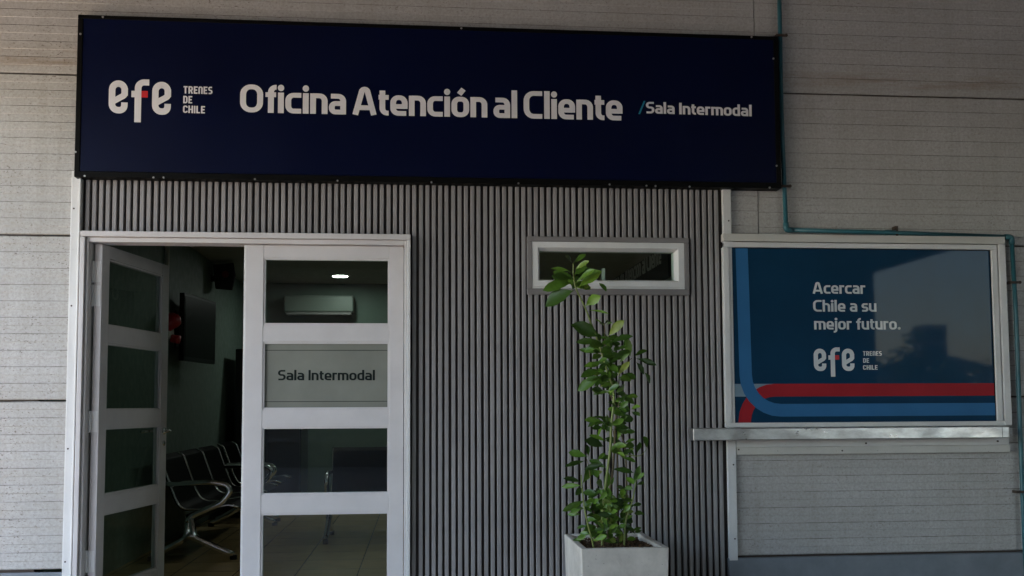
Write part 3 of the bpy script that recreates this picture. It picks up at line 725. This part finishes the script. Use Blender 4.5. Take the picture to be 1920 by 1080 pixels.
for pts, dy, r0, mn in stems:
    n_ = len(pts); W_ = [P(q[0], q[1], PY+dy*(1 if i == 0 else 1)) for i, q in enumerate(pts)]
    if pts[0][1] > 1000: W_[0].z = zr-.06
    # smooth
    sm = []
    for i in range(n_-1):
        p0, p1, p2, p3 = W_[max(i-1, 0)], W_[i], W_[i+1], W_[min(i+2, n_-1)]
        for k in range(4):
            t = k/4; sm.append(.5*((2*p1)+(p2-p0)*t+(2*p0-5*p1+4*p2-p3)*t*t+(3*p1-p0-3*p2+p3)*t**3))
    sm.append(W_[-1]); m_ = len(sm)
    b = MB(); b.tube(sm, [r0*1.2*(1-.6*i/(m_-1)) for i in range(m_)], 7); b.build('stem', MT[mn], pt, 0, True)
lv = MB(); rnd = random.Random(11)
def leaf(A, B, wr=.36, dyA=0, dyB=0, curl=.12, roll=None):
    """one leaf from stalk point A to tip B (pixels), width wr of its length"""
    a = P(A[0], A[1], PY+dyA); t = P(B[0], B[1], PY+dyB); d = (t-a)*1.06; L = d.length; d.normalize()
    # blade normal: faces the light/outside, tilted at random
    nn = Vector((rnd.uniform(-.4, .4), -1, rnd.uniform(.05, .8))) if roll is None else Vector(roll)
    side = d.cross(nn).normalized(); nn = side.cross(d).normalized()
    N = 9; rows = []
    for i in range(N+1):
        s = i/N; wv = 0 if s < .07 else math.sin(math.pi*min(1, ((s-.07)/.93))**1.25)**.75
        wv = max(wv, .02)*wr*L*.5*(1+.08*math.sin(s*23+A[0])) if i < N else .001
        bend = -curl*L*(s*s) if nn.z > 0 else curl*L*s*s
        c_ = a+d*(L*s)+Vector((0, 0, 1))*(-curl*L*(s**2-s*.9))*1.0
        wave = nn*(.03*L*math.sin(s*9+A[1]))
        rows.append((c_+side*wv+nn*(wv*.35)+wave*.5, c_, c_-side*wv+nn*(wv*.35)-wave*.5))
    vs = [p for r in rows for p in r]; fs = []
    for i in range(N):
        q = i*3; fs += [(q, q+1, q+4, q+3), (q+1, q+2, q+5, q+4)]
    lv.add(vs, fs)
L8 = [((430,235),(500,183),.42),((425,235),(383,193),.5),((440,270),(518,222),.4),((425,290),(298,266),.22),((430,330),(305,312),.3),((440,355),(552,272),.3),((430,345),(258,392),.42),((440,395),(272,482),.55),((455,380),(592,285),.55),((470,375),(522,382),.5),((580,350),(622,396),.4),((500,490),(586,428),.55),((520,515),(636,532),.14),
 ((600,672),(426,604),.46),((600,700),(452,702),.3),((635,670),(728,578),.45),((612,600),(563,568),.2),((614,600),(640,572),.22),((612,605),(585,590),.3),((616,602),(660,590),.25),((650,705),(776,668),.34),((620,700),(692,678),.5),((610,720),(530,720),.5),((590,770),(470,748),.3),((650,822),(756,756),.36),((600,830),(498,848),.4),((590,870),(480,908),.4),((600,900),(463,988),.44),((615,820),(692,882),.42),((690,905),(762,822),.36),((770,792),(745,685),.52),((790,790),(862,753),.4),((800,800),(918,838),.3),((800,820),(847,892),.46),((850,880),(884,948),.52),((700,930),(768,930),.5),((645,960),(580,938),.5),((660,1000),(555,1012),.25),((690,1000),(786,1066),.4),((700,975),(728,970),.5),((640,740),(690,670),.4),((700,830),(760,770),.3),((630,880),(560,960),.4),((600,780),(545,800),.5),((640,930),(700,960),.4),((580,760),(560,720),.4),((640,900),(600,935),.5),((720,900),(790,925),.4)]
R1 = [((540,80),(448,74),.2),((620,0),(648,62),.4),((680,25),(742,8),.4),((690,40),(737,66),.5),((530,55),(545,105),.4),((500,130),(478,190),.3),((530,155),(508,118),.4),((530,230),(428,190),.3),((520,265),(398,222),.4),((600,228),(622,138),.36),((560,262),(642,326),.4),((600,262),(545,286),.5),((640,270),(702,250),.5),((725,305),(738,235),.5),((790,275),(768,198),.5),((705,318),(678,280),.5),((410,325),(297,298),.5),((415,330),(408,252),.4),((400,350),(275,384),.2),((470,350),(517,303),.4),((520,375),(398,402),.34),((530,400),(428,348),.4),((560,405),(694,424),.34),((535,400),(536,514),.4),((440,400),(472,456),.5),((370,485),(265,462),.3),((375,508),(254,515),.32),((380,495),(432,395),.46),((385,520),(338,566),.46),((510,522),(468,490),.6),((650,455),(704,494),.5),((720,475),(767,430),.46),((700,510),(742,385),.34),((720,505),(766,488),.4),((590,515),(642,532),.5),((640,525),(694,524),.5),((500,540),(418,582),.46),((600,605),(684,600),.4),((500,640),(428,660),.4),((400,600),(260,666),.28),((390,652),(338,655),.5),((370,692),(288,690),.36),((490,765),(432,712),.42),((600,640),(664,628),.4),((620,735),(642,665),.46),((510,752),(604,760),.42),((610,768),(622,866),.42),((680,800),(748,775),.3),((412,768),(348,776),.4),((450,825),(492,788),.4),((540,850),(600,870),.4),((570,600),(538,560),.5),((600,690),(578,655),.5),((560,540),(520,590),.4),((610,560),(650,575),.4),((440,440),(500,420),.4),((450,560),(520,545),.4),((690,640),(748,624),.3),((480,690),(520,720),.4),((560,740),(640,720),.3),((540,790),(570,855),.3),((660,560),(610,540),.4),((580,450),(560,500),.4),((470,810),(440,830),.4)]
for lst, fn in ((L8, c8), (R1, r1)):
    for A_, B2, wr in lst:
        dA = rnd.uniform(-.07, .07); leaf(fn(*A_), fn(*B2), wr*.84, dA, dA+rnd.uniform(-.09, .06), rnd.uniform(.02, .22))
for k in range(150):                           # small inner leaves along the canes
    y = rnd.uniform(560, 870); x = 545+rnd.gauss(0, 75); a_ = rnd.uniform(-.6, 3.7); l_ = rnd.uniform(45, 95)
    dA = rnd.uniform(-.13, .11); leaf(r1(x, y), r1(x+math.cos(a_)*l_, y-math.sin(a_)*l_*.7), rnd.uniform(.34, .5), dA, dA+rnd.uniform(-.05, .06), .12)
for k in range(62):
    y = rnd.uniform(660, 1000); x = 640+rnd.gauss(0, 40); a_ = rnd.uniform(-.8, 3.9); l_ = rnd.uniform(45, 85)
    dA = rnd.uniform(-.11, .09); leaf(c8(x, y), c8(x+math.cos(a_)*l_, y-math.sin(a_)*l_*.7), rnd.uniform(.34, .5), dA, dA+rnd.uniform(-.05, .06), .12)
for k in range(20):
    a_ = rnd.uniform(-.5, 3.7); l_ = rnd.uniform(70, 135); y = rnd.uniform(300, 395); dA = rnd.uniform(-.06, .08)
    leaf(c8(432+rnd.gauss(0, 8), y), c8(432+math.cos(a_)*l_*1.1, y-math.sin(a_)*l_*.55), rnd.uniform(.3, .44), dA, dA+rnd.uniform(-.06, .08), rnd.uniform(.05, .3))
for k in range(48):
    y = rnd.uniform(-80, 330); x = 585+rnd.gauss(0, 45); a_ = rnd.uniform(-.8, 3.9); l_ = rnd.uniform(55, 110)
    dA = rnd.uniform(-.12, .09); leaf(r1(x, y), r1(x+math.cos(a_)*l_, y-math.sin(a_)*l_*.7), rnd.uniform(.3, .42), dA, dA+rnd.uniform(-.05, .06), .15)
lv.build('foliage', MT['leaf'], pt, 0, True)

# ------------------------------------------------------------------ the waiting room
RX0, RX1, RY0, RY1, RZ0, RZ1 = -2.14, 2.9, .1, 6.25, .06, 2.7
b = MB(); b.box(RX0, RX1, -.02, RY1, .0, RZ0); 
b = MB(); b.box(DX0+.03, DX1-.03, .1001, .102, .01, RZ0); b.box(RX0, RX1, .102, RY1, .01, RZ0)
tag(b.build('floor', MT['tile']), kind='structure')
rm = thing('waiting_room', 'dim pale green room walls and ceiling seen through the doorway', 'room', (0, 3, .06))
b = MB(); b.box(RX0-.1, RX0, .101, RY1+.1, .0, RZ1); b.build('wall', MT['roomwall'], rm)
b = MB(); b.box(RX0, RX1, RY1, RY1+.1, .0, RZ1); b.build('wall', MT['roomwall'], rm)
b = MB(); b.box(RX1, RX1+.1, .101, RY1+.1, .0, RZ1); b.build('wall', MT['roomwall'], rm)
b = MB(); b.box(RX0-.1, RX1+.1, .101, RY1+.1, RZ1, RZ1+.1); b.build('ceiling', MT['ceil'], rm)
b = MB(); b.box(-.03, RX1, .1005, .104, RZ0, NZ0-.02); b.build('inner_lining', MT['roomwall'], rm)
# lamps
def lamp(x, y, label):
    l = thing('ceiling_lamp', label, 'lamp', (x, y, RZ1), 'round ceiling lamps')
    b = MB(); n = 24; R0, R1_ = .085, .115
    vs = []; 
    for r, z in ((R0, RZ1-.018), (R1_, RZ1-.012), (R1_, RZ1)): vs += [(x+r*math.cos(k*2*math.pi/n), y+r*math.sin(k*2*math.pi/n), z) for k in range(n)]
    b.add(vs, [(j*n+k, j*n+(k+1) % n, (j+1)*n+(k+1) % n, (j+1)*n+k) for j in range(2) for k in range(n)]); b.build('rim', MT['plastic'], l, 0, True)
    b = MB(); b.disc((x, y, RZ1-.017), (0, 0, 1), R0, .012, 24); b.build('diffuser', MT['glow'], l)
lamp(1.05, 2.5, 'small round lit lamp added out of view at the front of the ceiling')  # extra lamp added to brighten the left wall and seats
lamp(-.906, 5.44, 'small round lit lamp at the back, seen through the top pane of the closed door')
# split air conditioner on the back wall
pa = P(532, 553, 6.05); pb = P(663, 590, 6.05)
ac = thing('air_conditioner', 'white wall air conditioner seen through the top pane of the closed door', 'air conditioner', ((pa.x+pb.x)/2, RY1, pb.z))
b = MB(); b.box(pa.x, pb.x, 6.05, RY1-.001, pb.z+.03, pa.z); b.build('housing', painted('aged_plastic', (.15, .17, .15), .4, .05), ac, .02, False, 3)
b = MB(); b.box(pa.x+.03, pb.x-.03, 6.06, RY1-.02, pb.z, pb.z+.0295); b.build('vent_flap', MT['casing'], ac, .004)
# siren with conduit
sz_ = 1.90; sy_ = 2.58
sr = thing('fire_alarm', 'red fire alarm sounder on a white box on the left wall', 'alarm', (RX0, sy_, sz_))
b = MB(); b.box(RX0+.001, RX0+.06, sy_+.0, sy_+.16, sz_-.12, sz_+.05); b.build('back_box', MT['plastic'], sr, .006)
b = MB(); b.tube([(RX0+.055, sy_-.03, sz_+.01), (RX0+.09, sy_-.03, sz_+.01), (RX0+.12, sy_-.03, sz_), (RX0+.14, sy_-.03, sz_-.02)], [.078, .078, .064, .03], 20); b.build('sounder', MT['redplastic'], sr, 0, True)
b = MB(); b.disc((RX0+.06, sy_+.07, sz_-.12), (1, 0, -.2), .035, .07, 16); b.build('strobe', MT['redplastic'], sr, 0, True)
b = MB(); b.tube([(RX0+.022, sy_+.03, sz_+.061), (RX0+.022, sy_+.03, RZ1-.002)], .020, 8); tag(b.build('conduit', MT['plastic']), 'cream conduit running from the red alarm up to the ceiling', 'conduit')
# television on its bracket
q0 = Vector((-2.014, 2.80)); q1 = Vector((-1.905, 3.57)); tv = thing('television', 'black flat television on a bracket on the left wall', 'television', (RX0, 3.2, 1.55))
d = (q1-q0).normalized(); nrm = Vector((d.y, -d.x))
def tvbox(b, a0, a1, n0, n1, z0, z1):
    c = [q0+d*a0+nrm*n0, q0+d*a1+nrm*n0, q0+d*a1+nrm*n1, q0+d*a0+nrm*n1]
    b.add([(p.x, p.y, z) for z in (z0, z1) for p in c], [(0, 3, 2, 1), (4, 5, 6, 7), (0, 1, 5, 4), (1, 2, 6, 5), (2, 3, 7, 6), (3, 0, 4, 7)])
Lt = (q1-q0).length
b = MB(); tvbox(b, 0, Lt, -.045, 0, 1.60, 2.185); b.build('body', MT['tvblack'], tv, .006)
b = MB(); tvbox(b, .022, Lt-.022, .0005, .0025, 1.635, 2.16); b.build('screen', MT['tvscreen'], tv)
b = MB(); b.box(RX0+.001, RX0+.02, 2.98, 3.38, 1.72, 2.05); b.box(RX0+.0205, -2.02, 3.16, 3.20, 1.86, 1.90); b.build('bracket', MT['boxblack'], tv)
# speaker in the corner under the ceiling
spk = thing('wall_speaker', 'black loudspeaker high on the left wall near the ceiling', 'speaker', (RX0, 4.5, 2.35))
a = P(424, 522, 4.45-.0)
b = MB(); cx, cz = a.x, a.z
pts = [(-.12, .13), (.09, .155), (.115, .02), (.085, -.135), (-.09, -.12)]
b.add([(cx+x, 4.36, cz+z) for x, z in pts]+[(cx+x*.8-.03, 4.58, cz+z*.8) for x, z in pts], [(4, 3, 2, 1, 0), (5, 6, 7, 8, 9)]+[(i, (i+1) % 5, 5+(i+1) % 5, 5+i) for i in range(5)]); b.build('cabinet', MT['boxblack'], spk, .01)
b = MB(); b.disc((cx+.01, 4.359, cz+.03), (0, -1, 0), .035, .006, 14); b.build('driver', mat('dark_red_cone', (.16, .01, .012), .5), spk)
b = MB(); b.box(RX0+.001, cx-.1, 4.44, 4.50, cz-.03, cz+.03); b.build('bracket', MT['boxblack'], spk)
# tall dark cabinet
cb = thing('tall_cabinet', 'tall dark cabinet in the far corner of the waiting room', 'cabinet', (-1.6, 5.6, .06))
b = MB(); b.box(-2.02, -1.3, 5.2, 5.9, .12, 1.84); b.build('body', MT['cabinet'], cb, .01)
b = MB(); b.box(-1.655, -1.315, 5.185, 5.1995, .16, 1.80); b.build('door', MT['cabinet'], cb, .004)
b = MB(); b.box(-2.005, -1.665, 5.185, 5.1995, .16, 1.80); b.build('door', MT['cabinet'], cb, .004)
b = MB(); b.box(-1.98, -1.34, 5.24, 5.86, RZ0, .1195); b.build('base', MT['black'], cb)
# beam benches
def bench(loc, rz, label):
    """local axes: x forward from the back, y along the row, z up"""
    t = local_thing('waiting_bench', label, 'bench', loc, rz); t['group'] = 'black and chrome waiting benches'
    prof = fillet([(0, .775), (.045, .745, .03), (.13, .47), (.17, .375, .08), (.30, .372, .1), (.46, .405, .05), (.52, .385)], False, 5)
    pitch, n = .70, 3
    for k in range(n):
        y0 = k*pitch+.015; y1 = y0+pitch-.03; b = MB(); N = len(prof); vs = []
        for y in (y0, y1):
            for th in (0, .012): 
                for i, p in enumerate(prof):
                    tg = (prof[min(i+1, N-1)]-prof[max(i-1, 0)]).normalized(); vs.append((p.x-tg.y*-th, y, p.y+tg.x*-th))
        fs = []
        for i in range(N-1): fs += [(i, i+1, 2*N+i+1, 2*N+i), (N+i+1, N+i, 3*N+i, 3*N+i+1), (i+1, i, N+i, N+i+1), (2*N+i, 2*N+i+1, 3*N+i+1, 3*N+i)]
        b.add(vs, fs); s_ = b.build('seat', MT['blackvinyl'], t)
        for y in (y0-.005, y1+.005):
            b = MB(); b.tube([(p.x+.004, y, p.y) for p in prof], .0075, 8); b.build('edge_rail', MT['chrome'], s_, 0, True)
    b = MB(); b.box(.20, .26, .02, n*pitch-.02, .285, .335); b.build('beam', MT['black'], t, .004)
    t.scale = (1.2, 1, 1)
    for y in (.0, n*pitch):
        b = MB(); hub = fillet([(.00, .035), (.04, .05, .02), (.21, .165, .06), (.23, .31)], False, 5)
        b.tube([(p.x, y, p.y) for p in hub], [.021]*(len(hub)), 10)
        fr_ = fillet([(.50, .035), (.46, .055, .02), (.26, .165, .06), (.235, .31)], False, 5); b.tube([(p.x, y, p.y) for p in fr_], .023, 10)
        b.tube([(.19, y, .15), (.235, y, .185), (.28, y, .15)], [.02, .03, .02], 10)
        lg_ = b.build('leg', MT['chrome'], t, 0, True)
        for x in (.0, .50):
            b = MB(); b.disc((x, y, 0), (0, 0, 1), .022, .034, 12); b.build('foot', MT['boxblack'], lg_)
        arm = fillet([(.08, .565), (.36, .575, .06), (.50, .545, .09), (.42, .42, .12), (.235, .325, .08), (.22, .28)], False, 6)
        b = MB(); b.tube([(p.x, y, p.y) for p in arm], .021, 10); b.build('armrest', MT['chrome'], t, 0, True)
f0 = floor_pt(314, 1034, RZ0); print('bench foot', f0)
bench((max(f0.x, RX0+.13), 1.80, RZ0), 0, 'bench along the left wall, its near arm and leg in the open doorway')
bench((-.78, 3.15, RZ0), rad(-90), 'bench in the middle of the room, seen through the closed door')
bench((RX0+.13, 4.25, RZ0), 0, 'farther bench along the left wall behind the doorway bench')
# lettered board on the right-hand wall of the room
def pln(px, py, X):
    d_ = _f + _r*((px-CX)/FPX) - _u*((py-CY)/FPX); return CAM + d_*((X-CAM.x)/d_.x)
BX = 2.30; h0 = pln(1166, 526, BX); h1 = pln(1240, 494, BX); print('board', h0, h1)
bd = thing('lettered_board', 'dark board with grey lettering inside, behind the narrow window', 'sign', (BX, h0.y, 2.2))
b = MB(); b.box(BX, BX+.03, h1.y-.25, RY1-.01, h1.z-.16, h1.z+.34); b.build('panel', MT['board'], bd)
t = MB(); L_ = 2.6
text(t, 'Oficina de Atención al Cliente', (0, 0), (L_, 0), .19, 0, .002)
t.v = [(BX-.002+y, h1.y+L_-x, h1.z+z) for x, y, z in t.v]; t.f = [tuple(q) for q in t.f]
t.build('lettering', MT['dimletter'], bd)
